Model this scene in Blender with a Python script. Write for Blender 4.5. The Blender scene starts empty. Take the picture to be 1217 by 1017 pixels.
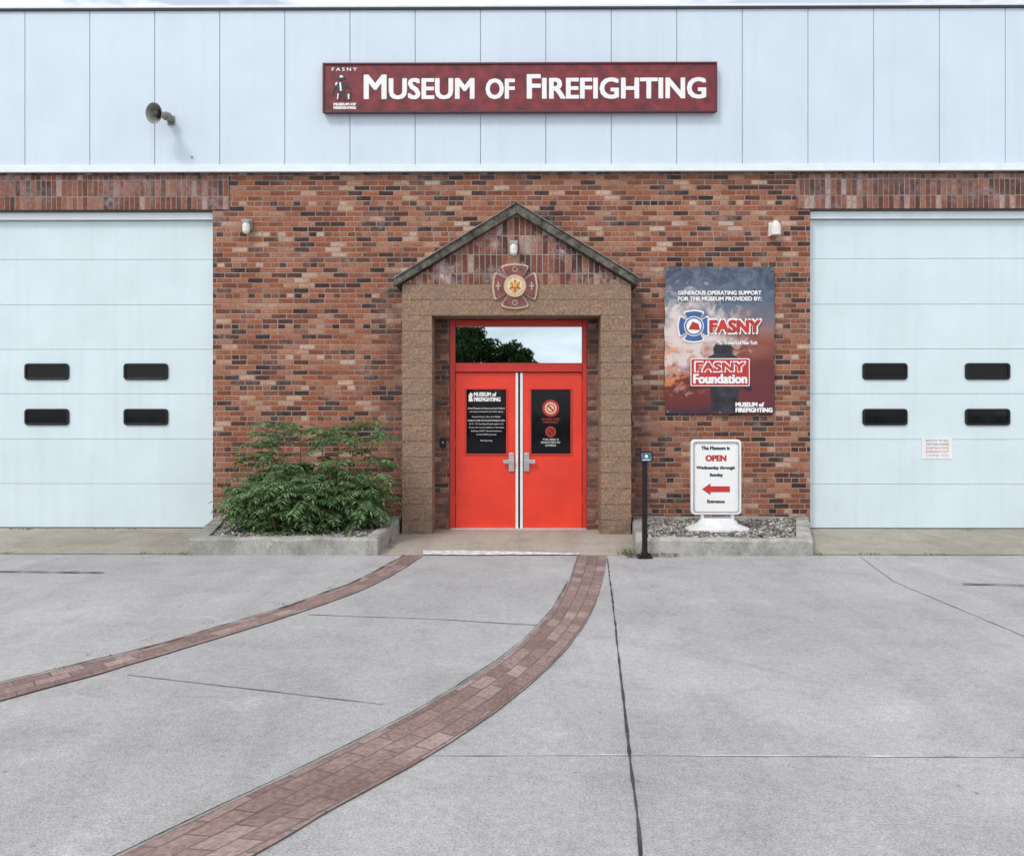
import bpy, bmesh, math, random
from mathutils import Vector, Matrix
import mathutils.noise as mn
random.seed(7)
S=bpy.context.scene
CAMD=11.1; CAMH=1.55; F=1000.0; CX=615.5; HZ=490.0
def W(px,py,y=0.0):
    s=F/(CAMD+y); return ((px-CX)/s, CAMH+(HZ-py)/s)
def R(a,b,c,d,y=0.0):   # px0,px1,ptop,pbot -> x0,x1,z0,z1
    x0,z1=W(a,c,y); x1,z0=W(b,d,y); return x0,x1,z0,z1
def G(px,py):
    d=CAMH*F/(py-HZ); return ((px-CX)*d/F, -CAMD+d)

# ---------------- materials
class NT:
    def __init__(s,name):
        s.m=bpy.data.materials.new(name); s.m.use_nodes=True
        s.t=s.m.node_tree; s.b=s.t.nodes['Principled BSDF']
    def n(s,ty,**k):
        x=s.t.nodes.new(ty)
        for a,v in k.items(): setattr(x,a,v)
        return x
    def lk(s,a,b): s.t.links.new(a,b)
    def inp(s,sock,v):
        if isinstance(v,(int,float,tuple,list)): sock.default_value=v
        else: s.lk(v,sock)
    def ma(s,op,a,b=None,c=None):
        x=s.n('ShaderNodeMath',operation=op)
        s.inp(x.inputs[0],a)
        if b is not None: s.inp(x.inputs[1],b)
        if c is not None: s.inp(x.inputs[2],c)
        return x.outputs[0]
    def noise(s,vec,scale,detail=3,rough=0.55,dist=0.0):
        x=s.n('ShaderNodeTexNoise'); s.lk(vec,x.inputs['Vector'])
        x.inputs['Scale'].default_value=scale; x.inputs['Detail'].default_value=detail
        x.inputs['Roughness'].default_value=rough; x.inputs['Distortion'].default_value=dist
        return x.outputs['Fac']
    def mr(s,v,a,b,c=0.0,d=1.0):
        x=s.n('ShaderNodeMapRange'); s.inp(x.inputs[0],v)
        for i,k in enumerate((a,b,c,d)): s.inp(x.inputs[i+1],k)
        return x.outputs[0]
    def mix(s,f,a,b,bt='MIX'):
        x=s.n('ShaderNodeMix',data_type='RGBA',blend_type=bt)
        s.inp(x.inputs[0],f); s.inp(x.inputs[6],a); s.inp(x.inputs[7],b); return x.outputs[2]
    def ramp(s,v,stops,const=False):
        x=s.n('ShaderNodeValToRGB'); s.lk(v,x.inputs[0]); cr=x.color_ramp
        if const: cr.interpolation='CONSTANT'
        while len(cr.elements)<len(stops): cr.elements.new(0.5)
        for e,(p,c) in zip(cr.elements,stops): e.position=p; e.color=c
        return x.outputs[0]
    def bump(s,h,dist,st=1.0):
        x=s.n('ShaderNodeBump'); x.inputs['Distance'].default_value=dist; x.inputs['Strength'].default_value=st
        s.lk(h,x.inputs['Height']); s.lk(x.outputs[0],s.b.inputs['Normal'])
    def obj(s): return s.n('ShaderNodeTexCoord').outputs['Object']
    def map(s,v,sc):
        x=s.n('ShaderNodeMapping'); s.lk(v,x.inputs[0]); x.inputs['Scale'].default_value=sc; return x.outputs[0]

def simple(name,col,rough=0.6,metal=0.0,var=0.12,scale=6,bump=0.0,bscale=60,spec=0.5,streak=0.0):
    q=NT(name); o=q.obj()
    f=q.noise(o,scale,5)
    dark=tuple(c*(1-var*1.6) for c in col[:3])+(1,); lite=tuple(min(1,c*(1+var)) for c in col[:3])+(1,)
    c=q.mix(q.mr(f,0.3,0.7),dark,lite)
    if streak>0:
        st=q.noise(q.map(o,(9,9,0.5)),1.0,4)
        c=q.mix(q.mr(st,0.5,0.75,0,streak),c,tuple(x*0.6 for x in col[:3])+(1,))
    q.lk(c,q.b.inputs['Base Color'])
    q.inp(q.b.inputs['Roughness'],q.mr(f,0.3,0.7,max(0,rough-0.08),min(1,rough+0.08)))
    q.b.inputs['Metallic'].default_value=metal; q.b.inputs['Specular IOR Level'].default_value=spec
    if bump>0: q.bump(q.noise(o,bscale,4),bump)
    return q.m

def brick(name,bw,bh,mor,stops,mortcol,soldier=False,uv=False,header=6,stain=(0.5,0.45,0.43,1),stain_amt=0.35,bd=0.006,portal=False,drip=False):
    q=NT(name)
    if uv:
        o=q.n('ShaderNodeTexCoord').outputs['UV']
    else: o=q.obj()
    sp=q.n('ShaderNodeSeparateXYZ'); q.lk(o,sp.inputs[0])
    if uv: u=q.ma('ADD',sp.outputs[0],50.0); v=q.ma('ADD',sp.outputs[1],5.0)
    else:
        u=q.ma('ADD',q.ma('ADD',sp.outputs[0],sp.outputs[1]),50.0); v=q.ma('ADD',sp.outputs[2],1.0)
    wob=q.noise(o,9,2)
    v=q.ma('ADD',v,q.ma('MULTIPLY',q.ma('SUBTRACT',wob,0.5),0.010))
    rv=q.ma('DIVIDE',v,bh); row=q.ma('FLOOR',rv)
    if soldier:
        w=bw; uu=q.ma('DIVIDE',u,bw)
    else:
        par=q.ma('MULTIPLY',q.ma('MODULO',row,2.0),0.5)
        if header:
            hm=q.ma('LESS_THAN',q.ma('MODULO',row,float(header)),0.5)
            w=q.ma('MULTIPLY',q.ma('SUBTRACT',1.0,q.ma('MULTIPLY',hm,0.5)),bw)
            wn=q.n('ShaderNodeTexWhiteNoise',noise_dimensions='1D'); q.lk(row,wn.inputs['W'])
            par=q.ma('ADD',par,q.ma('MULTIPLY',wn.outputs[0],0.22))
        else: w=bw
        uu=q.ma('ADD',q.ma('DIVIDE',u,w),par)
    col=q.ma('FLOOR',uu)
    fu=q.ma('MULTIPLY',q.ma('FRACT',uu),w); fv=q.ma('MULTIPLY',q.ma('FRACT',rv),bh)
    du=q.ma('MINIMUM',fu,q.ma('SUBTRACT',w,fu)); dv=q.ma('MINIMUM',fv,q.ma('SUBTRACT',bh,fv))
    d=q.ma('MINIMUM',du,dv)
    d=q.ma('ADD',d,q.ma('MULTIPLY',q.ma('SUBTRACT',q.noise(o,70,2),0.5),0.007))
    mask=q.mr(d,mor/2-0.002,mor/2+0.002)
    cb=q.n('ShaderNodeCombineXYZ'); q.lk(col,cb.inputs[0]); q.lk(row,cb.inputs[1])
    wn=q.n('ShaderNodeTexWhiteNoise',noise_dimensions='3D'); q.lk(cb.outputs[0],wn.inputs['Vector'])
    big=q.noise(o,1.3,3)
    val=q.ma('ADD',wn.outputs[0],q.ma('MULTIPLY',q.ma('SUBTRACT',big,0.5),0.4))
    c=q.ramp(val,stops)
    fine=q.noise(o,38,5,0.7)
    c=q.mix(1.0,c,q.ramp(fine,[(0.28,(0.5,0.5,0.5,1)),(0.5,(1,1,1,1)),(0.72,(1.45,1.45,1.5,1))]),'MULTIPLY')
    st=q.noise(o,2.1,6,0.65)
    st2=q.noise(o,14,4,0.7)
    sm=q.ma('MULTIPLY',q.mr(st,0.48,0.68),q.mr(st2,0.4,0.62))
    c=q.mix(q.ma('MULTIPLY',sm,stain_amt),c,stain)
    mc=q.mix(q.mr(q.noise(o,3,3),0.35,0.7),mortcol,tuple(x*0.6 for x in mortcol[:3])+(1,))
    c=q.mix(mask,mc,c)
    if portal or drip:   # darkens brick beside the projecting portal, at its foot and below the siding drip edge
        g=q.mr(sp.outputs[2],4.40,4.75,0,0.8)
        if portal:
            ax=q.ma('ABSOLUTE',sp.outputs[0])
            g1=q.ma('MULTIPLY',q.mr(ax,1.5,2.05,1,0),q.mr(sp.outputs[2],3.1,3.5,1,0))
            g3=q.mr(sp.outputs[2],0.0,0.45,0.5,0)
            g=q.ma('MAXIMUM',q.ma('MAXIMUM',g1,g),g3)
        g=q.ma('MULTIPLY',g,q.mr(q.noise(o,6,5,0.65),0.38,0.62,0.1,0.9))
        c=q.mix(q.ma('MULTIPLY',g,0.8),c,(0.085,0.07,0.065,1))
    q.lk(c,q.b.inputs['Base Color']); q.b.inputs['Roughness'].default_value=0.9
    q.b.inputs['Specular IOR Level'].default_value=0.25
    h=q.ma('ADD',mask,q.ma('MULTIPLY',fine,0.4)); h=q.ma('ADD',h,q.ma('MULTIPLY',wn.outputs[0],0.35))
    q.bump(h,bd)
    return q.m

RED=[(0.0,(0.045,0.027,0.026,1)),(0.15,(0.09,0.038,0.03,1)),(0.27,(0.18,0.062,0.036,1)),(0.5,(0.28,0.088,0.045,1)),(0.75,(0.33,0.122,0.066,1)),(0.90,(0.37,0.18,0.11,1)),(1.0,(0.50,0.34,0.25,1))]
SOL=[(0.0,(0.08,0.04,0.034,1)),(0.25,(0.15,0.06,0.042,1)),(0.6,(0.24,0.085,0.055,1)),(0.9,(0.30,0.145,0.105,1)),(1.0,(0.38,0.27,0.23,1))]
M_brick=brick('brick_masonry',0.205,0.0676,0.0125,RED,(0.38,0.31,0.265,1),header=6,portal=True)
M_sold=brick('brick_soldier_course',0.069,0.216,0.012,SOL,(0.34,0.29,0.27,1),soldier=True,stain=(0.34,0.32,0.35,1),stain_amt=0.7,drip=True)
M_gable=brick('brick_gable',0.073,0.24,0.012,SOL,(0.38,0.33,0.31,1),soldier=True,stain=(0.55,0.48,0.48,1),stain_amt=1.0)
PAV=[(0.0,(0.18,0.118,0.105,1)),(0.4,(0.23,0.155,0.138,1)),(0.8,(0.265,0.185,0.165,1)),(1.0,(0.31,0.23,0.21,1))]
M_paver=brick('brick_paver',0.205,0.105,0.007,PAV,(0.19,0.155,0.14,1),uv=True,header=0,stain=(0.40,0.34,0.32,1),stain_amt=0.7,bd=0.004)

def concrete(name,base,lite,darkc,agg=1.0,streak=0.35,grime=0.55):
    q=NT(name); o=q.obj()
    a=q.noise(o,0.35,5,0.6); b=q.noise(o,2.3,6,0.65,0.4); c3=q.noise(o,22,4,0.7); f=q.noise(o,95,3,0.75)
    c=q.mix(q.mr(a,0.38,0.62),base,lite)
    c=q.mix(q.mr(b,0.5,0.75,0,grime),c,darkc)
    c=q.mix(q.ma('MULTIPLY',q.mr(b,0.28,0.42,1,0),0.4),c,tuple(min(1,x*1.3) for x in lite[:3])+(1,))
    stv=q.noise(q.map(o,(2.2,0.35,1)),1.0,5,0.6)
    c=q.mix(q.mr(stv,0.50,0.70,0,streak),c,darkc)
    bl=q.noise(o,0.9,7,0.7,0.8)
    c=q.mix(q.mr(bl,0.55,0.62,0,0.22),c,darkc)
    c=q.mix(1.0,c,q.ramp(f,[(0.30,(0.62,0.62,0.62,1)),(0.5,(0.98,0.98,0.98,1)),(0.70,(1.3,1.3,1.3,1))]),'MULTIPLY')
    c=q.mix(0.8,c,q.ramp(c3,[(0.3,(0.82,0.82,0.82,1)),(0.7,(1.17,1.17,1.17,1))]),'MULTIPLY')
    v=q.n('ShaderNodeTexVoronoi'); q.lk(o,v.inputs['Vector']); v.inputs['Scale'].default_value=7.0
    spots=q.ma('MULTIPLY',q.mr(v.outputs['Distance'],0.05,0.11,1,0),q.mr(q.noise(o,5,2),0.5,0.6))
    c=q.mix(q.ma('MULTIPLY',spots,0.5),c,(0.10,0.095,0.09,1))
    v2=q.n('ShaderNodeTexVoronoi'); q.lk(o,v2.inputs['Vector']); v2.inputs['Scale'].default_value=60.0
    c=q.mix(q.ma('MULTIPLY',q.mr(v2.outputs['Distance'],0.12,0.25,1,0),0.35*agg),c,(0.66,0.64,0.61,1))
    q.lk(c,q.b.inputs['Base Color']); q.b.inputs['Roughness'].default_value=0.88
    q.b.inputs['Specular IOR Level'].default_value=0.3
    q.bump(q.ma('ADD',f,q.ma('MULTIPLY',c3,0.8)),0.004*agg)
    return q.m
M_conc=concrete('concrete_paving',(0.355,0.35,0.355,1),(0.43,0.425,0.43,1),(0.25,0.245,0.245,1))
M_apron=concrete('weathered_apron',(0.31,0.28,0.235,1),(0.39,0.36,0.305,1),(0.18,0.18,0.12,1))
M_land=concrete('landing_concrete',(0.34,0.30,0.26,1),(0.42,0.38,0.33,1),(0.24,0.205,0.175,1))
M_kerb=concrete('kerb_concrete',(0.30,0.30,0.275,1),(0.47,0.46,0.43,1),(0.06,0.06,0.05,1),streak=0.5,grime=0.95)
M_grass=simple('grass_field',(0.07,0.11,0.03,1),0.95,var=0.4,scale=2,bump=0.03)

q=NT('split_face_stone'); o=q.obj()
f=q.noise(o,30,6,0.7); g=q.noise(o,4,4)
c=q.ramp(f,[(0.28,(0.16,0.095,0.064,1)),(0.5,(0.31,0.20,0.138,1)),(0.72,(0.45,0.32,0.235,1))])
c=q.mix(q.mr(g,0.4,0.75,0,0.5),c,(0.24,0.195,0.16,1))
sp=q.n('ShaderNodeSeparateXYZ'); q.lk(o,sp.inputs[0])
fz=q.ma('FRACT',q.ma('DIVIDE',q.ma('ADD',sp.outputs[2],0.02),0.2)); jl=q.mr(q.ma('ABSOLUTE',q.ma('SUBTRACT',fz,0.5)),0.465,0.48,0,1)
c=q.mix(q.ma('MULTIPLY',jl,0.3),c,(0.15,0.11,0.085,1))
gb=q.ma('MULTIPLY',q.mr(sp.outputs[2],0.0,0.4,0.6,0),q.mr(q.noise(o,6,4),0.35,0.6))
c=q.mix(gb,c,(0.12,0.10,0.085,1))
q.lk(c,q.b.inputs['Base Color']); q.b.inputs['Roughness'].default_value=0.95; q.b.inputs['Specular IOR Level'].default_value=0.2
q.bump(q.ma('SUBTRACT',q.noise(o,24,6,0.7),q.ma('MULTIPLY',jl,0.4)),0.022)
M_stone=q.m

M_siding=simple('white_metal_siding',(0.62,0.715,0.81,1),0.45,var=0.03,scale=1.2,bump=0.002,bscale=3,streak=0.12)
M_flash=simple('white_flashing',(0.76,0.82,0.86,1),0.4,var=0.04)
M_seam=simple('siding_seam',(0.42,0.49,0.57,1),0.6,var=0.05)
M_darkt=simple('dark_trim',(0.07,0.07,0.08,1),0.6)
M_gar=simple('garage_door_paint',(0.64,0.755,0.80,1),0.42,var=0.03,scale=1.5,bump=0.0012,bscale=180,streak=0.12)
M_garline=simple('garage_door_joint',(0.47,0.55,0.59,1),0.6)
M_black=simple('black_plastic',(0.012,0.012,0.014,1),0.35,spec=0.3)
M_dglass=simple('dark_glass',(0.006,0.007,0.010,1),0.06,var=0.02,spec=0.22)
M_red=simple('red_door_paint',(0.78,0.045,0.018,1),0.38,var=0.07,scale=2.5,streak=0.08)
M_redd=simple('red_frame_paint',(0.58,0.030,0.02,1),0.42,var=0.1,scale=3)
M_alu=simple('aluminium',(0.72,0.72,0.74,1),0.35,metal=0.6,var=0.06)
M_chrome=simple('brushed_steel',(0.62,0.62,0.64,1),0.25,metal=1.0,var=0.06)
M_rake=simple('weathered_rake_board',(0.12,0.11,0.092,1),0.9,var=0.5,scale=12,bump=0.01,bscale=40)
M_sign=simple('maroon_sign_face',(0.19,0.022,0.03,1),0.5,var=0.35,scale=7)
M_signfr=simple('sign_frame',(0.10,0.03,0.035,1),0.5)
M_white=simple('white_lettering',(0.84,0.84,0.84,1),0.5,var=0.02)
M_wplast=simple('white_plastic',(0.80,0.81,0.82,1),0.4,var=0.05,streak=0.1)
M_grey=simple('grey_plastic',(0.33,0.34,0.35,1),0.5)
M_blue=simple('blue_print',(0.05,0.12,0.32,1),0.5)
M_rprint=simple('red_print',(0.50,0.03,0.025,1),0.5)
M_ink=simple('dark_ink',(0.03,0.03,0.04,1),0.5)
M_green=simple('green_ink',(0.03,0.07,0.06,1),0.5)
M_tan=simple('emblem_border',(0.58,0.42,0.33,1),0.5,var=0.15,scale=20)
M_gold=simple('gold_leaf_paint',(0.60,0.36,0.07,1),0.5,var=0.2,scale=20)
M_cream=simple('cream_enamel',(0.72,0.63,0.42,1),0.5,var=0.15,scale=25)
M_crossred=simple('cross_enamel',(0.20,0.065,0.058,1),0.55,var=0.3,scale=20)
M_horn=simple('speaker_enamel',(0.24,0.24,0.22,1),0.5,var=0.25,scale=15)
M_hornin=simple('speaker_throat',(0.06,0.055,0.045,1),0.6)
M_lens=simple('frosted_lens',(0.75,0.73,0.66,1),0.2,var=0.1,scale=20)
M_bark=simple('bark',(0.11,0.08,0.055,1),0.95,var=0.3,scale=15,bump=0.02)
M_stem=simple('sumac_stem',(0.16,0.12,0.06,1),0.8,var=0.3,scale=15)
M_joint=simple('joint_sealant',(0.05,0.05,0.05,1),0.9,var=0.4,scale=10)
M_dirt=simple('joint_dirt',(0.12,0.10,0.08,1),0.95,var=0.5,scale=14)
M_jointl=simple('shallow_joint',(0.24,0.235,0.225,1),0.9,var=0.3,scale=4)
M_jointw=simple('pale_joint',(0.54,0.52,0.49,1),0.9,var=0.35,scale=4)
M_stripe=simple('white_threshold_paint',(0.68,0.68,0.68,1),0.8,var=0.3,scale=14)
M_rust=simple('rusty_steel',(0.09,0.065,0.055,1),0.8,var=0.4,scale=15)

q=NT('transom_glass'); q.b.inputs['Base Color'].default_value=(0.55,0.64,0.70,1); q.b.inputs['Metallic'].default_value=1.0
q.b.inputs['Roughness'].default_value=0.012; q.bump(q.noise(q.obj(),2.5,1),0.0006); M_mirror=q.m

def leafmat(name,a,b,c3,dk=0.55):
    q=NT(name); gi=q.n('ShaderNodeNewGeometry')
    col=q.ramp(gi.outputs['Random Per Island'],[(0,a),(0.55,b),(1,c3)])
    col=q.mix(q.mr(q.noise(q.obj(),3,3),0.35,0.7,0,dk),col,tuple(x*0.5 for x in a[:3])+(1,))
    q.lk(col,q.b.inputs['Base Color']); q.b.inputs['Roughness'].default_value=0.55
    q.b.inputs['Specular IOR Level'].default_value=0.3
    tr=q.n('ShaderNodeBsdfTranslucent'); q.lk(col,tr.inputs[0])
    mx=q.n('ShaderNodeMixShader'); mx.inputs[0].default_value=0.3
    out=q.t.nodes['Material Output']; q.lk(q.b.outputs[0],mx.inputs[1]); q.lk(tr.outputs[0],mx.inputs[2]); q.lk(mx.outputs[0],out.inputs[0])
    return q.m
M_leaf=leafmat('sumac_leaf',(0.085,0.17,0.07,1),(0.15,0.27,0.105,1),(0.25,0.37,0.17,1),0.3)
M_tleaf=leafmat('tree_leaf',(0.02,0.045,0.012,1),(0.04,0.08,0.02,1),(0.06,0.11,0.03,1))
M_litter=leafmat('dry_leaf',(0.12,0.06,0.03,1),(0.25,0.13,0.06,1),(0.35,0.24,0.12,1))
q=NT('pebbles'); gi=q.n('ShaderNodeNewGeometry')
q.lk(q.ramp(gi.outputs['Random Per Island'],[(0,(0.06,0.055,0.05,1)),(0.5,(0.20,0.18,0.16,1)),(0.85,(0.36,0.34,0.31,1)),(1,(0.62,0.6,0.57,1))]),q.b.inputs['Base Color'])
q.b.inputs['Roughness'].default_value=0.85; M_peb=q.m
M_soil=simple('planter_soil',(0.07,0.055,0.045,1),0.95,var=0.4,scale=30,bump=0.02)

q=NT('banner_print'); gen=q.n('ShaderNodeTexCoord').outputs['Generated']
sp=q.n('ShaderNodeSeparateXYZ'); q.lk(gen,sp.inputs[0]); gx,gz=sp.outputs[0],sp.outputs[2]
o=q.obj()
n1=q.noise(o,2.2,6,0.6,0.6); n2=q.noise(o,4.5,7,0.68,1.0); n3=q.noise(o,9,5,0.6,0.5)
zz=q.ma('ADD',gz,q.ma('MULTIPLY',q.ma('SUBTRACT',n1,0.5),0.35))
base=q.ramp(zz,[(0.0,(0.02,0.02,0.045,1)),(0.10,(0.13,0.016,0.018,1)),(0.30,(0.15,0.025,0.022,1)),(0.46,(0.34,0.10,0.06,1)),(0.58,(0.33,0.22,0.20,1)),(0.72,(0.10,0.13,0.19,1)),(1.0,(0.03,0.045,0.09,1))])
dx=q.ma('SUBTRACT',gx,0.18); dz=q.ma('SUBTRACT',gz,0.52)
rr=q.ma('SQRT',q.ma('ADD',q.ma('MULTIPLY',q.ma('MULTIPLY',dx,dx),0.9),q.ma('MULTIPLY',q.ma('MULTIPLY',dz,dz),2.2)))
sm=q.mr(q.ma('ADD',rr,q.ma('MULTIPLY',q.ma('SUBTRACT',n2,0.5),1.6)),0.14,0.5,1,0)
c=q.mix(q.ma('MULTIPLY',sm,0.95),base,(0.72,0.62,0.60,1))
c=q.mix(q.ma('MULTIPLY',q.mr(n3,0.50,0.62),q.ma('MULTIPLY',q.mr(gx,0.5,0.1),q.ma('MULTIPLY',q.mr(gz,0.55,0.38),q.mr(gz,0.1,0.25)))),c,(0.75,0.26,0.09,1))
c=q.mix(q.ma('MULTIPLY',q.mr(n2,0.45,0.65),q.mr(gz,0.62,0.85,0,0.4)),c,(0.26,0.32,0.40,1))
c=q.mix(q.ma('MULTIPLY',q.mr(gx,0.5,1.0,0,0.75),q.mr(gz,0.8,0.3)),c,(0.11,0.02,0.028,1))
q.lk(c,q.b.inputs['Base Color']); q.b.inputs['Roughness'].default_value=0.42; M_banner=q.m

# ---------------- geometry helpers
class MB:
    def __init__(s): s.v=[]; s.f=[]; s.mi=[]
    def quadf(s,pts,m=0):
        n=len(s.v); s.v+= [tuple(p) for p in pts]; s.f.append(tuple(range(n,n+len(pts)))); s.mi.append(m)
    def box(s,x0,x1,y0,y1,z0,z1,m=0):
        n=len(s.v)
        s.v+=[(x0,y0,z0),(x1,y0,z0),(x1,y1,z0),(x0,y1,z0),(x0,y0,z1),(x1,y0,z1),(x1,y1,z1),(x0,y1,z1)]
        for f in ((0,1,5,4),(1,2,6,5),(2,3,7,6),(3,0,4,7),(4,5,6,7),(3,2,1,0)):
            s.f.append(tuple(n+i for i in f)); s.mi.append(m)
    def prism(s,pts,y0,y1,m=0):
        n=len(s.v); k=len(pts)
        s.v+=[(p[0],y0,p[1]) for p in pts]+[(p[0],y1,p[1]) for p in pts]
        s.f.append(tuple(range(n,n+k))); s.f.append(tuple(range(n+2*k-1,n+k-1,-1))); s.mi+=[m,m]
        for i in range(k):
            j=(i+1)%k; s.f.append((n+i,n+k+i,n+k+j,n+j)); s.mi.append(m)
    def ring(s,a,b,y0,y1,m=0):
        n=len(s.v); k=len(a)
        for pts,y in ((a,y0),(b,y0),(a,y1),(b,y1)): s.v+=[(p[0],y,p[1]) for p in pts]
        for i in range(k):
            j=(i+1)%k
            for f in ((i,j,k+j,k+i),(2*k+i,3*k+i,3*k+j,2*k+j),(i,2*k+i,2*k+j,j),(k+i,k+j,3*k+j,3*k+i)):
                s.f.append(tuple(n+t for t in f)); s.mi.append(m)
    def prismz(s,pts,z0,z1,m=0):
        n=len(s.v); k=len(pts)
        s.v+=[(p[0],p[1],z0) for p in pts]+[(p[0],p[1],z1) for p in pts]
        s.f.append(tuple(range(n+k-1,n-1,-1))); s.f.append(tuple(range(n+k,n+2*k))); s.mi+=[m,m]
        for i in range(k):
            j=(i+1)%k; s.f.append((n+i,n+j,n+k+j,n+k+i)); s.mi.append(m)
    def revolve(s,o,ax,prof,m=0,seg=28):
        o=Vector(o); ax=Vector(ax).normalized(); a=ax.orthogonal().normalized(); b=ax.cross(a)
        n=len(s.v)
        for t,r in prof:
            for i in range(seg):
                th=2*math.pi*i/seg; p=o+ax*t+(a*math.cos(th)+b*math.sin(th))*max(r,1e-4); s.v.append(tuple(p))
        for j in range(len(prof)-1):
            for i in range(seg):
                k=(i+1)%seg
                s.f.append((n+j*seg+i,n+j*seg+k,n+(j+1)*seg+k,n+(j+1)*seg+i)); s.mi.append(m)
    def tube(s,p0,p1,r0,r1=None,m=0,seg=10):
        r1=r0 if r1 is None else r1
        p0=Vector(p0); p1=Vector(p1); l=(p1-p0).length
        s.revolve(p0,p1-p0,[(0,0),(0,r0),(l,r1),(l,0)],m,seg)
    def done(s,name,mats,parent=None,bevel=0,smooth=False,recalc=True):
        me=bpy.data.meshes.new(name); me.from_pydata(s.v,[],s.f); me.update()
        for m in (mats if isinstance(mats,list) else [mats]): me.materials.append(m)
        me.polygons.foreach_set('material_index',s.mi)
        if recalc:
            bm=bmesh.new(); bm.from_mesh(me); bmesh.ops.recalc_face_normals(bm,faces=bm.faces); bm.to_mesh(me); bm.free()
        ob=bpy.data.objects.new(name,me); S.collection.objects.link(ob)
        if parent: ob.parent=parent
        if bevel:
            b=ob.modifiers.new('bevel','BEVEL'); b.width=bevel; b.segments=2; b.limit_method='ANGLE'
        if smooth:
            for p in me.polygons: p.use_smooth=True
        return ob
def empty(name):
    e=bpy.data.objects.new(name,None); S.collection.objects.link(e); e.empty_display_size=0.3; return e
def rrect(x0,x1,z0,z1,r,k=5):
    pts=[]
    for cx,cz,a in ((x1-r,z1-r,0),(x0+r,z1-r,90),(x0+r,z0+r,180),(x1-r,z0+r,270)):
        for i in range(k+1):
            t=math.radians(a+90*i/k); pts.append((cx+r*math.cos(t),cz+r*math.sin(t)))
    return pts
def text(name,body,box,y,mat,parent,bold=0.0,caps=0):
    """flat lettering fitted to a box (x0,x1,z0,z1); bold = stroke widening in metres"""
    x0,x1,z0,z1=box
    cu=bpy.data.curves.new('t','FONT'); cu.body=body; cu.resolution_u=3
    cu.align_x='CENTER'
    if caps:
        cu.small_caps_scale=caps
        for b in cu.body_format: b.use_small_caps=True
    ob=bpy.data.objects.new('t',cu); S.collection.objects.link(ob)
    dg=bpy.context.evaluated_depsgraph_get(); dg.update()
    me=bpy.data.meshes.new_from_object(ob.evaluated_get(dg))
    bpy.data.objects.remove(ob); bpy.data.curves.remove(cu)
    vs=[v.co.copy() for v in me.vertices]; fs=[tuple(p.vertices) for p in me.polygons]; bpy.data.meshes.remove(me)
    xs=[v.x for v in vs]; ys=[v.y for v in vs]
    a,b,c,d=min(xs),max(xs),min(ys),max(ys)
    h=bold/2
    sx=(x1-x0-bold)/(b-a); sz=(z1-z0-bold*0.6)/(d-c)
    if bold: sh=[(h,0),(-h,0),(h*0.5,0),(-h*0.5,0),(0,0),(h*0.8,h*.6),(-h*0.8,h*.6),(h*0.8,-h*.6),(-h*0.8,-h*.6)]
    else: sh=[(0,0)]
    V=[];Fc=[]
    for k,(dx,dz) in enumerate(sh):
        n=len(V)
        V+=[(x0+h+(v.x-a)*sx+dx, y-0.00015*k, z0+h*.6+(v.y-c)*sz+dz) for v in vs]
        Fc+=[tuple(n+i for i in f) for f in fs]
    m2=bpy.data.meshes.new(name); m2.from_pydata(V,[],Fc); m2.materials.append(mat)
    o2=bpy.data.objects.new(name,m2); S.collection.objects.link(o2); o2.parent=parent
    return o2
def maltese(cx,cz,Rr,neck=0.36,half=35):
    pts=[]
    for k in range(4):
        t=90*k
        for a,r in ((-45,neck),(-half-1,0.93),(-half+2,0.99),(-half*0.6,0.95),(0,0.93),(half*0.6,0.95),(half-2,0.99),(half+1,0.93)):
            th=math.radians(t+a); pts.append((cx+Rr*r*math.cos(th),cz+Rr*r*math.sin(th)))
    return pts
def circ(cx,cz,r,k=32): return [(cx+r*math.cos(2*math.pi*i/k),cz+r*math.sin(2*math.pi*i/k)) for i in range(k)]

# ---------------- BUILDING
B=empty('museum_building')
gl=W(252,0)[0]; gr=W(962,0)[0]
GLW=4.42; GRW=4.66; zg=W(0,249)[1]; zt=W(0,205)[1]
XL,XR=-10.6,10.6
ox0,ox1,oz=-0.905,0.915,2.775
m=MB()
m.box(gl,ox0,0,0.3,-0.2,zt); m.box(ox1,gr,0,0.3,-0.2,zt); m.box(ox0,ox1,0,0.3,oz,zt)
m.box(XL,gl-GLW,0,0.3,-0.2,zt); m.box(gr+GRW,XR,0,0.3,-0.2,zt)
m.box(gl-GLW,gl,0,0.3,zg,zt); m.box(gr,gr+GRW,0,0.3,zg,zt)
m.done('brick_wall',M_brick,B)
m=MB(); m.box(XL+0.01,XR-0.01,0.31,14,-0.2,6.8,0); m.box(XL+0.3,XR-0.3,0.5,13.8,6.8,6.82,1); m.done('building_body',[M_siding,M_grey],B)
m=MB(); a=W(271,0,-0.012)[0]; b=W(945,0,-0.012)[0]
m.box(gl-GLW-0.2,a,-0.014,-0.001,zg+0.002,zt-0.03); m.box(b,gr+GRW+0.2,-0.014,-0.001,zg+0.002,zt-0.03)
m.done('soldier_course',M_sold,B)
m=MB(); m.box(gl-GLW,gl,0.0,0.12,zg-0.012,zg-0.002); m.box(gr,gr+GRW,0.0,0.12,zg-0.012,zg-0.002); m.done('lintel_angle',M_darkt,B)
zs0=zt+0.02; zs1=6.83
m=MB(); m.box(XL,XR,-0.04,0.305,zt,zs1); m.done('siding_backing',M_seam,B)
m=MB(); x=W(27,0,-0.06)[0]-0.858*5
while x<XR:
    a=max(XL,x+0.0045); b=min(XR,x+0.8535)
    if b>a: m.box(a,b,-0.056,-0.041,zs0+0.07,zs1)
    x+=0.858
m.done('siding_panels',M_siding,B,bevel=0.002)
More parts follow.
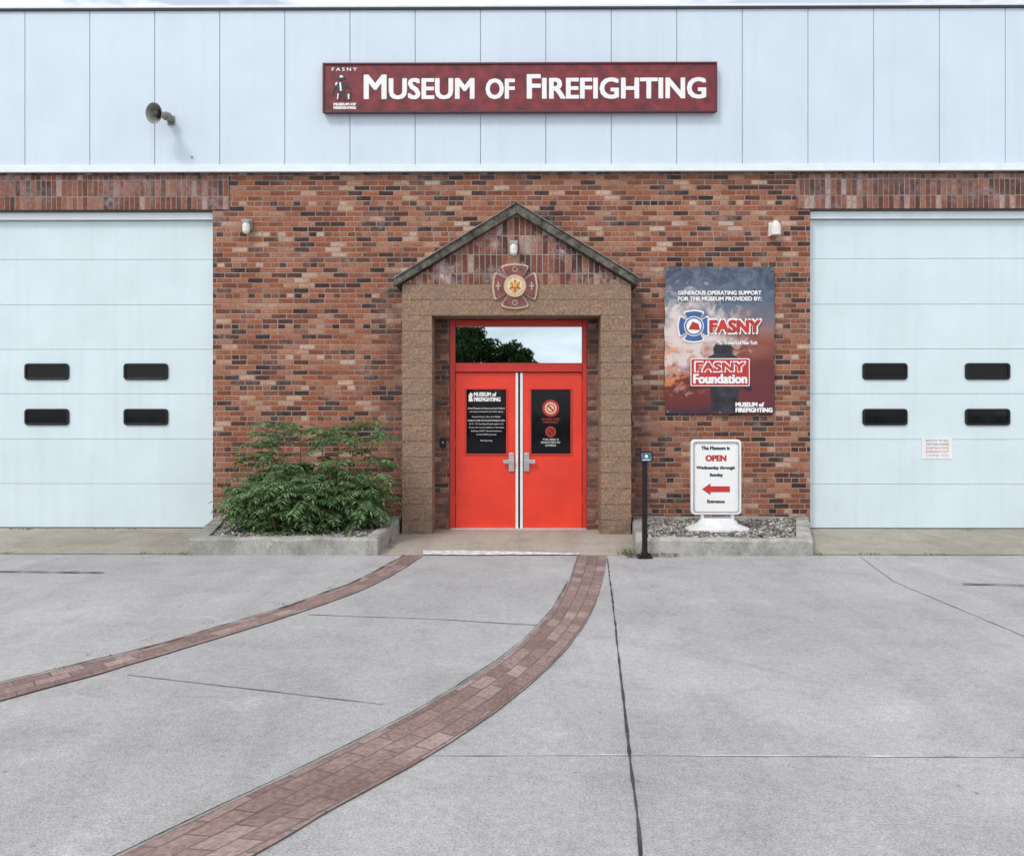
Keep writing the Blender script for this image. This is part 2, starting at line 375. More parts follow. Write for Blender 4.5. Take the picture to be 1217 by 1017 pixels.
m=MB(); m.box(XL,XR,-0.075,-0.043,zt-0.005,zs0+0.066); m.done('base_flashing',M_flash,B,bevel=0.004)
m=MB(); m.box(XL-0.02,XR+0.02,-0.085,0.4,zs1+0.001,zs1+0.022,0); m.box(XL-0.03,XR+0.03,-0.10,0.42,zs1+0.023,zs1+0.055,1); m.done('coping',[M_darkt,M_flash],B,bevel=0.003)
def garage(name,x0,x1,wins):
    g=empty(name); g.parent=B
    y=0.13
    m=MB(); m.box(x0+0.002,x1-0.002,y+0.012,y+0.06,0.0,zg-0.015); m.done('door_core',M_garline,g)
    m=MB(); zs=[W(0,p,y)[1] for p in (627,575,522,468,415,362,308,262)]
    for a,b in zip(zs[:-1],zs[1:]): m.box(x0+0.03,x1-0.03,y,y+0.010,a+0.0022,b-0.0022)
    m.done('door_sections',M_gar,g,bevel=0.003)
    m=MB(); m.box(x0+0.002,x1-0.002,0.06,0.128,zs[-1]+0.004,zg-0.016,0)
    m.box(x0+0.002,x0+0.03,0.10,0.128,0.0,zs[-1]+0.003,1); m.box(x1-0.03,x1-0.002,0.10,0.128,0.0,zs[-1]+0.003,1)
    m.done('door_trim',[M_flash,M_flash],g,bevel=0.003)
    m=MB(); m.box(x0+0.03,x1-0.03,y-0.005,y+0.010,0.004,zs[0]+0.002); m.done('bottom_seal',M_black,g)
    fr=MB(); gs=MB()
    for cx in wins:
        for cy in (441.5,495.5):
            X0,X1,Z0,Z1=R(cx-26.5,cx+26.5,cy-9.8,cy+9.8,y)
            fr.ring(rrect(X0,X1,Z0,Z1,0.045),rrect(X0+0.028,X1-0.028,Z0+0.028,Z1-0.028,0.03),y-0.022,y+0.004)
            gs.prism(rrect(X0+0.026,X1-0.026,Z0+0.026,Z1-0.026,0.03),y-0.008,y-0.002)
    fr.done('window_frames',M_black,g,bevel=0.003); gs.done('window_panes',M_dglass,g)
    return g
g1=garage('garage_door',gl-GLW,gl,(54,172.5,-64.5))
g2=garage('garage_door.001',gr,gr+GRW,(1050,1171,1292))
m=MB(); X0,X1,Z0,Z1=R(1094,1130,520,545,0.125); m.box(X0,X1,0.1235,0.127,Z0,Z1); nt=empty('paper_notice'); m.done('sheet',M_wplast,nt)
for i,(l,c) in enumerate((('NOTICE TO ALL',M_ink),('VISITORS PLEASE',M_ink),('DO NOT BLOCK DOOR',M_rprint),('EMERGENCY EXIT',M_rprint),('THANK YOU',M_grey))):
    text('line_%d'%i,l,R(1099,1126,522+i*4.4,524.6+i*4.4,0.12),0.1225,c,nt)

# ---------------- ENTRANCE SURROUND
E=empty('entrance_portal'); E.parent=B
yf=-0.4; cxm=-0.018
zl0=W(0,375,yf)[1]; zl1=W(0,338,yf)[1]; zpk=W(0,243,yf)[1]
po,pi_=1.455,1.075
m=MB()
m.box(cxm-po,cxm-pi_,yf,-0.002,-0.1,zl0); m.box(cxm+pi_,cxm+po,yf,-0.002,-0.1,zl0)
m.box(cxm-po,cxm+po,yf,-0.002,zl0,zl1)
ob=m.done('stone_surround',M_stone,E)
bm=bmesh.new(); bm.from_mesh(ob.data)
for k in range(1,70):
    bmesh.ops.bisect_plane(bm,geom=bm.verts[:]+bm.edges[:]+bm.faces[:],plane_co=(0,0,k*0.05-0.05),plane_no=(0,0,1))
for k in range(-30,31):
    bmesh.ops.bisect_plane(bm,geom=bm.verts[:]+bm.edges[:]+bm.faces[:],plane_co=(k*0.05+0.01,0,0),plane_no=(1,0,0))
for v in bm.verts:
    if v.co.y<yf+0.001:
        n=mn.noise(v.co*9); v.co.y+=0.012*n; v.co.x+=0.007*mn.noise(v.co*13+Vector((5,0,0)))
bm.to_mesh(ob.data); bm.free()
ew=1.535; zev=W(0,334,yf)[1]; th=0.105
zin=zl1
m=MB()
def roofz(x,off): return zpk-off-(zpk-zev)*abs(x)/ew
slope=(zpk-zev)/ew; offv=th*math.sqrt(1+slope**2)
m.prism([(cxm-po,zin+0.001),(cxm+po,zin+0.001),(cxm+po,max(zin+0.002,roofz(po,offv))),(cxm,roofz(0,offv)),(cxm-po,max(zin+0.002,roofz(po,offv)))],yf+0.02,-0.002)
m.done('gable_brick',M_gable,E)
m=MB()
for sgn in (-1,1):
    pts=[(cxm,zpk),(cxm,zpk-offv),(cxm+sgn*ew,zev-offv*0.55),(cxm+sgn*(ew+0.02),zev-offv*0.2),(cxm+sgn*(ew),zev+0.03)]
    m.prism(pts,yf-0.07,0.0-0.003)
m.done('rake_roof',M_rake,E,bevel=0.006)
m=MB()
for sgn in (-1,1):
    pts=[(cxm,zpk+0.012),(cxm,zpk+0.002),(cxm+sgn*ew,zev+0.032),(cxm+sgn*(ew+0.01),zev+0.040)]
    m.prism(pts,yf-0.09,-0.003)
m.done('roof_flashing',simple('flashing_grey',(0.20,0.21,0.19,1),0.6,var=0.3,scale=15),E)
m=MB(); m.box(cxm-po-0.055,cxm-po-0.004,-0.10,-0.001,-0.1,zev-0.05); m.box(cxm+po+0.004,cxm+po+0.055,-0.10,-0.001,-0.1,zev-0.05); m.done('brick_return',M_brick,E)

# door frame
D=empty('double_door'); D.parent=B
yd=0.07
def bx(mb,a,b,c,d,y0,y1,mi=0,ref=yd):
    X0,X1,Z0,Z1=R(a,b,c,d,ref); mb.box(X0,X1,y0,y1,max(Z0,0.004),Z1,mi)
m=MB()
m.box(ox0+0.002,W(541,0,yd)[0],0.03,0.16,0.0,oz-0.003)
m.box(W(692,0,yd)[0],ox1-0.002,0.03,0.16,0.0,oz-0.003)
m.box(W(541.3,0,yd)[0],W(691.7,0,yd)[0],0.03,0.16,W(0,388,yd)[1],oz-0.004)
m.box(W(541.3,0,yd)[0],W(691.7,0,yd)[0],0.03,0.16,W(0,442,yd)[1],W(0,431.5,yd)[1])
m.done('frame',M_redd,D,bevel=0.004)
m=MB(); bx(m,541.5,691.5,388,431.6,0.09,0.10); m.done('transom_pane',M_mirror,D)
m=MB()
def leaf(mb,a,b,wx0,wx1):
    t,bt=443,629.5; wt,wb=461,541
    bx(mb,a,wx0,t,bt,0.07,0.12); bx(mb,wx1,b,t,bt,0.07,0.12)
    bx(mb,wx0,wx1,t,wt,0.07,0.12); bx(mb,wx0,wx1,wb,bt,0.07,0.12)
leaf(m,541.6,612.6,552.5,603.5); leaf(m,621.4,691.4,629.5,680); m.done('leaves',M_red,D)
m=MB()
for a,b in ((552.5,603.5),(629.5,680)):
    X0,X1,Z0,Z1=R(a,b,461,541,yd)
    o_=[(X0,Z0),(X1,Z0),(X1,Z1),(X0,Z1)]; i_=[(X0+.022,Z0+.022),(X1-.022,Z0+.022),(X1-.022,Z1-.022),(X0+.022,Z1-.022)]
    m.ring(o_,i_,0.058,0.09)
m.done('window_beads',M_redd,D,bevel=0.003)
m=MB(); bx(m,553,603,461.5,540.5,0.084,0.089); bx(m,630,679.5,461.5,540.5,0.084,0.089); m.done('door_panes',M_dglass,D)
m=MB(); bx(m,612.8,615.8,443,629.5,0.055,0.12,0); bx(m,618.2,621.2,443,629.5,0.055,0.12,0); bx(m,615.9,618.1,443,629.5,0.085,0.12,1)
m.done('astragal',[M_wplast,M_black],D)
m=MB()
for a,b,l0,l1 in ((604.5,611,598,611),(622.5,629,623,636)):
    X0,X1,Z0,Z1=R(a,b,538,560,yd); m.box(X0,X1,0.045,0.069,Z0,Z1)
    X0,X1,Z0,Z1=R(l0,l1,546,550.5,yd); m.box(X0,X1,0.005,0.025,Z0,Z1)
    xm=(W(a,0,yd)[0]+W(b,0,yd)[0])/2; m.tube((xm,0.02,(Z0+Z1)/2),(xm,0.046,(Z0+Z1)/2),0.014)
    m.tube((xm,0.045,Z1+0.07),(xm,0.03,Z1+0.07),0.018)
m.done('lever_handles',M_chrome,D,bevel=0.004)
m=MB(); m.box(ox0+0.01,ox1-0.01,0.0,0.14,0.004,0.02); m.done('threshold',M_alu,D)
m=MB()
for zz in (0.35,1.1,1.85):
    m.tube((W(541.2,0,yd)[0],0.064,zz),(W(541.2,0,yd)[0],0.064,zz+0.11),0.009); m.tube((W(691.8,0,yd)[0],0.064,zz),(W(691.8,0,yd)[0],0.064,zz+0.11),0.009)
m.done('hinges',M_redd,D)
yt=0.081
def TT(n,s,a,b,c,d,mt=M_white,bold=0.0): return text(n,s,R(a,b,c,d,yt),yt,mt,D,bold=bold)
TT('decal_title','MUSEUM of',563,590,466,471,bold=0.008); TT('decal_title_2','FIREFIGHTING',563,595,472,477,bold=0.008)
m=MB(); X0,X1,Z0,Z1=R(557,562,466,477,yt); m.prism([(X0,Z0),(X1,Z0),(X1-0.01,Z0+0.05),(X1,Z1-0.03),((X0+X1)/2,Z1),(X0,Z1-0.04)],yt-0.001,yt); m.done('decal_figure',M_white,D)
for i,(l,a,b) in enumerate((('Global Museums and Actions and Learn Platform',556,600),('and many international and ethnic places',558,598),('Museum Hours: 10am until 4:30pm',561,595),('MUSEUM CLOSED FOR HOLIDAYS MONDAYS OPEN',556,600),('By 31 - For booking schedule support and',558,598),('Group visits see our website or information',557,599),('Building is NOT allowed anywhere',560,596),('on the FASNY grounds',566,590),('No Smoking',571,585))):
    y0=484+i*4.2+(2 if i>1 else 0)+(3 if i==8 else 0); TT('decal_line_%d'%i,l,a,b,y0,y0+2.1)
mm=MB()
for cy,r_ in ((485,0.112),(513,0.07)):
    X,Z=W(654.5,cy,yt); mm.prism(circ(X,Z,r_),yt-0.001,yt,0)
    mm.prism(circ(X,Z,r_*0.70),yt-0.003,yt-0.002,1 if cy<500 else 2)
    mm.ring(circ(X,Z,r_*0.52),circ(X,Z,r_*0.40),yt-0.005,yt-0.004,0); mm.prism([(X-r_*.42,Z+r_*.28),(X-r_*.28,Z+r_*.42),(X+r_*.42,Z-r_*.28),(X+r_*.28,Z-r_*.42)],yt-0.007,yt-0.006,0)
mm.done('round_decals',[M_rprint,M_cream,M_black],D)
for i,(l,a,b,c,d) in enumerate((('SMOKE FREE',644,665,497,499.3),('PREMISES',646,663,500.5,502.8),('THIS AREA IS',645,664,521,523.3),('MONITORED BY',643,666,524.5,526.8),('CAMERA',648,661,528,530.3))): TT('decal_r%d'%i,l,a,b,c,d,M_rprint if i<2 else M_white)

ic=empty('door_intercom'); m=MB(); X0,X1,Z0,Z1=R(523,530,521,532,0); m.box(X0,X1,-0.03,-0.001,Z0,Z1,0); m.tube(((X0+X1)/2,-0.031,Z0+0.07),((X0+X1)/2,-0.036,Z0+0.07),0.015,m=1); m.done('housing',[M_black,M_grey],ic,bevel=0.003)

# ---------------- MALTESE CROSS
C=empty('maltese_cross_emblem'); yc=yf-0.03
cx,cz=W(612,340,yc)
m=MB()
m.prism(maltese(cx,cz,0.312),yc,yc+0.045,0); m.prism(maltese(cx,cz,0.287,0.32,33.5),yc-0.008,yc-0.001,1)
m.ring(circ(cx,cz,0.142),circ(cx,cz,0.126),yc-0.02,yc-0.009,0); m.prism(circ(cx,cz,0.124),yc-0.016,yc-0.0095,2)
m.ring(circ(cx,cz,0.112),circ(cx,cz,0.103),yc-0.019,yc-0.0165,4)
m.box(cx-0.009,cx+0.009,yc-0.026,yc-0.0165,cz-0.085,cz+0.08,3)
for s_ in (-1,1):
    m.prism([(cx+s_*0.020,cz-0.075),(cx+s_*0.034,cz-0.08),(cx+s_*0.064,cz+0.056),(cx+s_*0.046,cz+0.062)],yc-0.024,yc-0.0165,4)
    m.prism([(cx+s_*0.068,cz-0.045),(cx+s_*0.076,cz-0.032),(cx-s_*0.045,cz+0.038),(cx-s_*0.05,cz+0.027)],yc-0.030,yc-0.0265,3)
m.prism(circ(cx,cz+0.005,0.030,16),yc-0.035,yc-0.0305,4)
for k in range(4):
    th=math.radians(90*k); px_,pz_=cx+0.212*math.cos(th),cz+0.212*math.sin(th)
    if k%2==0: m.prism([(px_-0.032,pz_-0.008),(px_+0.032,pz_-0.008),(px_+0.032,pz_+0.008),(px_-0.032,pz_+0.008)],yc-0.012,yc-0.0085,0); m.prism([(px_-0.007,pz_-0.05),(px_+0.007,pz_-0.05),(px_+0.007,pz_+0.05),(px_-0.007,pz_+0.05)],yc-0.016,yc-0.0125,0)
    else: m.ring(circ(px_,pz_,0.034,14),circ(px_,pz_,0.026,14),yc-0.012,yc-0.0085,0)
m.done('emblem',[M_tan,M_crossred,M_cream,M_redd,M_gold],C)

# ---------------- MAIN SIGN
SG=empty('museum_sign'); ys=-0.14
X0,X1,Z0,Z1=R(384,851,75.5,133,ys)
m=MB(); m.box(X0,X1,ys,-0.064,Z0,Z1); m.done('panel',M_sign,SG)
m=MB(); m.ring([(X0-.01,Z0-.01),(X1+.01,Z0-.01),(X1+.01,Z1+.01),(X0-.01,Z1+.01)],[(X0+.014,Z0+.014),(X1-.014,Z0+.014),(X1-.014,Z1-.014),(X0+.014,Z1-.014)],ys-0.015,ys+0.03); m.done('frame',M_signfr,SG,bevel=0.004)
yl=ys-0.003
def ST(n,s,a,b,c,d,bold=0.0,caps=0,mt=M_white): return text(n,s,R(a,b,c,d,yl),yl,mt,SG,bold=bold,caps=caps)
ST('word_museum','Museum',432,564,88.5,118,0.026,0.84); ST('word_of','of',577,612,93.5,118,0.026,0.84); ST('word_firefighting','Firefighting',626,839,88.5,118,0.026,0.84)
ST('logo_top','F A S N Y',394,424,80,84,0.004); ST('logo_line','MUSEUM OF',396,423,122,125.3,0.008); ST('logo_line_2','FIREFIGHTING',396,423,126.2,129.5,0.008)
m=MB()
def pp(l): return [W(a,b,yl) for a,b in l]
m.prism(pp([(401,97),(404,96),(408,97),(411,104),(409,110),(411,119),(407,119),(406,112),(404,119),(400,119),(402,108),(399,104)]),yl-0.003,yl)
m.prism(pp([(400,93),(403,88),(408,88),(411,93),(408,95),(403,95)]),yl-0.003,yl)
m.prism(pp([(408,98),(417,104),(416,106),(408,101)]),yl-0.006,yl-0.004)
m.prism(pp([(399,103),(396,112),(394,112),(397,102)]),yl-0.003,yl)
m.prism(pp([(412,110),(417,108),(417,119),(413,119)]),yl-0.003,yl)
m.done('logo_firefighter',M_ink,SG)
m=MB()
m.prism(pp([(403,98),(405,97.5),(406,108),(404,108)]),yl-0.008,yl-0.0065); m.prism(pp([(404,89.5),(407,89.5),(408,92),(403,92)]),yl-0.008,yl-0.0065); m.prism(pp([(401,111),(402.5,111),(401.5,118),(400.3,118)]),yl-0.008,yl-0.0065); m.prism(pp([(413,112),(415,111),(415,118),(413.5,118)]),yl-0.008,yl-0.0065)
m.prism(pp([(398,99),(401,97),(401,99),(399,102)]),yl-0.008,yl-0.0065)
m.done('logo_highlights',M_white,SG)

# ---------------- LOUDSPEAKER
SP=empty('horn_loudspeaker'); X,Z=W(181.5,133,-0.35)
m=MB(); ax=Vector((-0.36,-1,-0.16)).normalized(); o3=Vector((X+0.09,-0.16,Z+0.02))
m.revolve(o3,ax,[(-0.03,0),(-0.03,0.055),(0.03,0.055),(0.035,0.03),(0.09,0.04),(0.15,0.065),(0.20,0.10),(0.225,0.128),(0.235,0.132),(0.235,0.126),(0.21,0.10),(0.15,0.06),(0.08,0.03),(0.05,0.0)],0,32)
m.revolve(o3,ax,[(0.06,0),(0.12,0.03),(0.20,0.038),(0.215,0.02),(0.218,0)],1,20)
m.box(X+0.075,X+0.125,-0.16,-0.063,Z-0.03,Z+0.03,0); m.box(X+0.06,X+0.15,-0.075,-0.0635,Z-0.06,Z+0.06,0)
m.done('horn',[M_horn,M_hornin],SP)
st=empty('wall_stud'); m=MB(); X,Z=W(227,186,-0.06); m.tube((X,-0.057,Z),(X,-0.085,Z),0.014,0.010); m.done('cap',M_grey,st)

# ---------------- WALL LIGHTS
def lamp(name,px,py,y,k=1.0,style=0):
    e=empty(name); X,Z=W(px,py,y-0.08); m=MB()
    if style==0:
        m.box(X-0.055*k,X+0.055*k,y-0.035,y-0.002,Z-0.02,Z+0.12*k,0)
        m.box(X-0.05*k,X+0.05*k,y-0.13,y-0.034,Z+0.055*k,Z+0.10*k,0)
        m.revolve((X,y-0.085,Z+0.056*k),(0,0,-1),[(0,0.0),(0,0.046*k),(0.05,0.05*k),(0.11*k,0.046*k),(0.135*k,0.03*k),(0.145*k,0)],1,20)
    else:
        m.box(X-0.07*k,X+0.07*k,y-0.03,y-0.002,Z-0.09,Z+0.09,0)
        m.revolve((X,y-0.08,Z-0.09),(0,0,1),[(0,0),(0,0.07*k),(0.11,0.07*k),(0.15,0.06*k),(0.19,0.025*k),(0.20,0)],1,20)
    m.done('fixture',[M_grey if style==0 else M_wplast,M_lens],e,bevel=0.004)
    return e
lamp('wall_light',292,270,0.0); lamp('wall_light.001',921,272,0.0,1,1); lamp('wall_light.002',610.5,296,yf+0.02)

# ---------------- BANNER
BN=empty('sponsor_banner'); yb=-0.035
X0,X1,Z0,Z1=R(790,919.5,318,492,yb)
def rip(x,z):
    u=(x-X0)/(X1-X0); v=(z-Z0)/(Z1-Z0)
    return 0.006*math.sin(u*9+v*3)+0.006*math.sin(v*11-u*4)*math.sin(math.pi*u)+0.02*math.exp(-((v-0.0)**2)*60)*math.sin(u*6)*0.4
nx,nz=26,34; vs=[];fs=[]
for j in range(nz+1):
    for i in range(nx+1):
        x=X0+(X1-X0)*i/nx; z=Z0+(Z1-Z0)*j/nz
        e_=0.006*math.sin(j*0.9)*(1 if i in(0,nx) else 0); vs.append((x+e_,yb+rip(x,z),z+0.004*math.sin(i*0.8)*(j in(0,nz))))
for j in range(nz):
    for i in range(nx):
        a=j*(nx+1)+i; fs.append((a,a+1,a+nx+2,a+nx+1))
me=bpy.data.meshes.new('vinyl'); me.from_pydata(vs,[],fs); me.materials.append(M_banner)
for p in me.polygons: p.use_smooth=True
ob=bpy.data.objects.new('vinyl',me); S.collection.objects.link(ob); ob.parent=BN
yy=yb-0.021
def BT(n,s,a,b,c,d,mt=M_white,bold=0.0,lv=0): return text(n,s,R(a,b,c,d,yb),yy-0.003*lv,mt,BN,bold=bold)
BT('line_1','GENEROUS OPERATING SUPPORT',805,904,346,351,bold=0.007); BT('line_2','FOR THE MUSEUM PROVIDED BY:',805,904,353,358,bold=0.007)
BT('fasny_outline','FASNY',840,905,378.5,398,M_white,0.055,1); BT('fasny','FASNY',842,903,380.5,396,M_rprint,0.028,2)
BT('tagline',"The Firemen's of New York",851,899,405,410,M_white,0.004,2)
c1,c2=W(824,388,yb)
m=MB()
m.prism(maltese(c1,c2,0.235,0.4,37),yy+0.004,yy+0.0045,0); m.prism(maltese(c1,c2,0.212,0.36,35),yy+0.002,yy+0.0035,1); m.prism(circ(c1,c2,0.13),yy,yy+0.0015,0); m.ring(circ(c1,c2,0.118),circ(c1,c2,0.10),yy-0.002,yy-0.001,1)
m.prism([(c1-0.07,c2-0.04),(c1+0.08,c2-0.05),(c1+0.06,c2+0.03),(c1-0.02,c2+0.06)],yy-0.004,yy-0.0025,2)
m.done('cross_logo',[M_white,M_blue,M_rprint],BN)
X0b,X1b,Z0b,Z1b=R(820,890,426,459,yb)
m=MB(); m.prism(rrect(X0b,X1b,Z0b,Z1b,0.02),yy+0.0,yy+0.0005,0); m.prism(rrect(X0b+.012,X1b-.012,Z0b+.012,Z1b-.012,0.015),yy-0.002,yy-0.001,1); m.done('foundation_box',[M_white,M_rprint],BN)
BT('fnd','FASNY',824,886,429,443,M_white,0.045,2); BT('fnd_in','FASNY',826,884,430.7,441.3,M_rprint,0.018,3); BT('fnd2','Foundation',823,887,444.5,456,M_white,0.018,2)
BT('foot1','MUSEUM of',873,907,478,483.5,M_white,0.012,1); BT('foot2','FIREFIGHTING',873,917,484.5,490,M_white,0.012,1)
m=MB()
fg=[(846,491),(845,470),(843,455),(838,452),(836,432),(842,424),(848,421),(847,414),(851,408),(859,406),(867,408),(870,414),(869,421),(876,425),(884,434),(886,448),(893,462),(888,464),(880,456),(876,468),(878,491)]
m.prism([W(a,b,yb) for a,b in fg][::-1],yy+0.005,yy+0.0055); m.done('firefighter_silhouette',simple('silhouette_print',(0.035,0.03,0.045,1),0.45,var=0.5,scale=8),BN)
m=MB()
for px_,py_ in ((793,321),(916,321),(793,489),(916,489),(855,320),(855,490)):
    X,Z=W(px_,py_,yb); m.revolve((X,yb-0.014,Z),(0,-1,0),[(0,0.006),(0.004,0.013),(0.006,0.008)],0,12)
m.done('grommets',M_grey,BN)

# ---------------- SIDEWALK SIGN
A=empty('sidewalk_sign'); ya=-1.03
X0,X1,Z0,Z1=R(820.5,880,522,611,ya)
m=MB(); m.ring(rrect(X0,X1,Z0,Z1,0.05),rrect(X0+.032,X1-.032,Z0+.032,Z1-.032,0.03),ya-0.025,ya+0.025); m.done('frame',M_wplast,A,bevel=0.006)
m=MB(); m.ring(rrect(X0+.026,X1-.026,Z0+.026,Z1-.026,0.032),rrect(X0+.038,X1-.038,Z0+.038,Z1-.038,0.03),ya-0.028,ya-0.0255); m.done('frame_groove',M_grey,A)
m=MB(); m.prism(rrect(X0+.03,X1-.03,Z0+.03,Z1-.03,0.03),ya-0.012,ya+0.012); m.done('poster_panel',M_white,A)
m=MB(); bx0,bx1=W(814,0,ya)[0],W(890,0,ya)[0]; zb=0.10
cxs=(bx0+bx1)/2; hw=(bx1-bx0)/2
def ell(z,k,dep): return [(cxs+hw*k*math.copysign(abs(math.cos(t))**0.7,math.cos(t)),ya+dep*math.copysign(abs(math.sin(t))**0.7,math.sin(t)),z) for t in [2*math.pi*i/28 for i in range(28)]]
lay=[ell(zb,0.93,0.20),ell(zb+0.03,1.0,0.22),ell(zb+0.075,0.97,0.21),ell(zb+0.12,0.66,0.12),ell(zb+0.19,0.5,0.06)]
for l in lay: m.v+=l
for j in range(4):
    for i in range(28): m.f.append((j*28+i,j*28+(i+1)%28,(j+1)*28+(i+1)%28,(j+1)*28+i)); m.mi.append(0)
m.f.append(tuple(range(4*28,5*28))); m.mi.append(0); m.f.append(tuple(range(28))); m.mi.append(0)
m.box(cxs-0.2,cxs-0.16,ya-0.015,ya+0.015,zb+0.18,Z0+0.01); m.box(cxs+0.16,cxs+0.20,ya-0.015,ya+0.015,zb+0.18,Z0+0.01)
m.done('base',simple('base_plastic',(0.66,0.67,0.68,1),0.5,var=0.1,streak=0.2),A,bevel=0.004)
ypn=ya-0.0135
def AT(n,s,a,b,c,d,mt=M_green,bold=0.008): return text(n,s,R(a,b,c,d,ypn),ypn,mt,A,bold=bold)
AT('l1','The Museum is',833,867,530,534.5); AT('l2','OPEN',838,863,540.5,548,M_rprint,0.013); AT('l3','Wednesday through',827,873,553.5,558.5); AT('l4','Sunday',843,859,562,567); AT('l5','Entrance',840,861,593.5,597.5)
m=MB(); m.prism([W(a,b,ypn) for a,b in ((834,581),(844,574),(844,577.5),(867,577.5),(867,584.5),(844,584.5),(844,588))][::-1],ypn-0.001,ypn); m.done('arrow',M_rprint,A)

# ---------------- POST
P=empty('pay_station_post'); yp=-2.12; d=CAMD+yp; Xp=(766-CX)*d/F
m=MB(); m.box(Xp-0.075,Xp+0.075,yp-0.075,yp+0.075,0.009,0.022); m.tube((Xp,yp,0.02),(Xp,yp,0.07),0.042,0.038); m.box(Xp-0.027,Xp+0.027,yp-0.027,yp+0.027,0.05,1.04)
for a in (-1,1):
    for b in (-1,1): m.tube((Xp+a*0.055,yp+b*0.055,0.02),(Xp+a*0.055,yp+b*0.055,0.034),0.010,seg=6)
m.done('post',M_black,P,bevel=0.004)
hd=simple('post_head_blue',(0.08,0.16,0.24,1),0.5,var=0.5,scale=40)
m=MB(); hx=Xp+0.012
m.prism(rrect(hx-0.068,hx+0.068,1.02,1.135,0.018),yp-0.045,yp-0.028,0); m.prism(rrect(hx-0.055,hx+0.055,1.033,1.122,0.012),yp-0.049,yp-0.0455,1)
m.prism(circ(hx,1.085,0.017,16),yp-0.052,yp-0.0495,2); m.box(hx-0.04,hx+0.04,yp-0.052,yp-0.0495,1.044,1.051,2)
m.done('head',[M_black,hd,M_white],P)

# ---------------- GROUND
m=MB(); m.quadf([(-600,-600,0),(600,-600,0),(600,600,0),(-600,600,0)]); m.done('ground',M_conc)
m=MB(); m.quadf([(-300,-300,0.004),(300,-300,0.004),(300,-34,0.004),(-300,-34,0.004)]); m.done('grass_lawn',M_grass)
def strip(name,A_,B_,mat,z,sub=8,jit=0.0):
    def cr(P_):
        P_=[Vector((p[0],p[1])) for p in P_]; P_=[P_[0]*2-P_[1]]+P_+[P_[-1]*2-P_[-2]]; out=[]
        for i in range(1,len(P_)-2):
            for k in range(sub):
                t=k/sub; a,b,c,d=P_[i-1:i+3]
                out.append(0.5*((2*b)+(c-a)*t+(2*a-5*b+4*c-d)*t*t+(3*b-a-3*c+d)*t**3))
        out.append(P_[-2]); return out
    a=cr(A_); b=cr(B_); u=0; vs=[];uvs=[];fs=[]
    for i,(p,q_) in enumerate(zip(a,b)):
        if i: u+=(((p+q_)/2)-((a[i-1]+b[i-1])/2)).length
        w=(p-q_).length
        if jit:
            p=p+Vector((mn.noise(Vector((p.x*4,p.y*4,0)))*jit,mn.noise(Vector((p.x*4,p.y*4,3)))*jit)); q_=q_+Vector((mn.noise(Vector((q_.x*4,q_.y*4,6)))*jit,mn.noise(Vector((q_.x*4,q_.y*4,9)))*jit))
        vs+=[(p.x,p.y,z),(q_.x,q_.y,z)]; uvs+=[(u,w/2),(u,-w/2)]
    for i in range(len(a)-1): fs.append((2*i,2*i+1,2*i+3,2*i+2))
    me=bpy.data.meshes.new(name); me.from_pydata(vs,[],fs); me.materials.append(mat)
    uv=me.uv_layers.new()
    for lp in me.loops: uv.data[lp.index].uv=uvs[lp.vertex_index]
    bm=bmesh.new(); bm.from_mesh(me); bmesh.ops.recalc_face_normals(bm,faces=bm.faces)
    if bm.faces[:][0].normal.z<0: bmesh.ops.reverse_faces(bm,faces=bm.faces)
    bm.to_mesh(me); bm.free()
    ob=bpy.data.objects.new(name,me); S.collection.objects.link(ob); return ob
def smooth(l,it=2):
    l=[Vector(p) for p in l]
    for _ in range(it): l=[l[0]]+[(l[i-1]+l[i]*2+l[i+1])/4 for i in range(1,len(l)-1)]+[l[-1]]
    return [tuple(p) for p in l]
rl=[(686,661),(677,695),(660,726),(630,758),(590,790),(545,820),(490,850),(422,886),(360,915),(290,950),(225,981),(148,1017)]
rr_=[(721,661),(716,700),(700,737),(676,772),(640,806),(602,838),(557,870),(505,903),(440,940),(385,968),(345,993),(308,1017)]
a=[G(*p) for p in rl]; b=[G(*p) for p in rr_]
v=(Vector(a[-1])-Vector(a[-3])).normalized()
for l in (a,b): l.append(tuple(Vector(l[-1])+v*1.5)); l.append(tuple(Vector(l[-1])+v*2.5))
a=smooth(a,1); b=smooth(b,1)
strip('brick_path',a,b,M_paver,0.008,jit=0.006)
lu=[(480,661),(447,682),(405,700),(345,721),(275,743),(205,763),(135,782),(65,799),(0,813)]
ll=[(502,661),(472,683),(430,703),(372,724),(302,746),(232,768),(155,791),(78,814),(0,835)]
a2=[G(*p) for p in lu]; b2=[G(*p) for p in ll]
v=(Vector(a2[-1])-Vector(a2[-4])).normalized()
for l in (a2,b2): l.append(tuple(Vector(l[-1])+v*2.0)); l.append(tuple(Vector(l[-1])+v*3.0))
a2=smooth(a2,1); b2=smooth(b2,1)
strip('brick_path.001',a2,b2,M_paver,0.008,jit=0.006)
def line(name,pts,w,mat,z=0.004,jit=0.012):
    P_=[Vector(p) for p in pts]; full=[]
    for i in range(len(P_)-1):
        k=max(2,int((P_[i+1]-P_[i]).length/0.10))
        for j in range(k): full.append(P_[i].lerp(P_[i+1],j/k))
    full.append(P_[-1]); A_=[];B_=[]
    for i,p in enumerate(full):
        t=(full[min(i+1,len(full)-1)]-full[max(i-1,0)]).normalized(); nrm=Vector((-t.y,t.x))
        ww=w*(0.4+1.2*random.random())/2; off=mn.noise(Vector((p.x*1.7,p.y*1.7,1)))*jit
        A_.append(p+nrm*(ww+off)); B_.append(p-nrm*(ww-off))
    return strip(name,A_,B_,mat,z,sub=1)
jt=empty('pavement_joints')
def J(pts,w,mat,z=0.004,j=0.006):
    o2=line('joint',pts,w,mat,z,j); o2.parent=jt
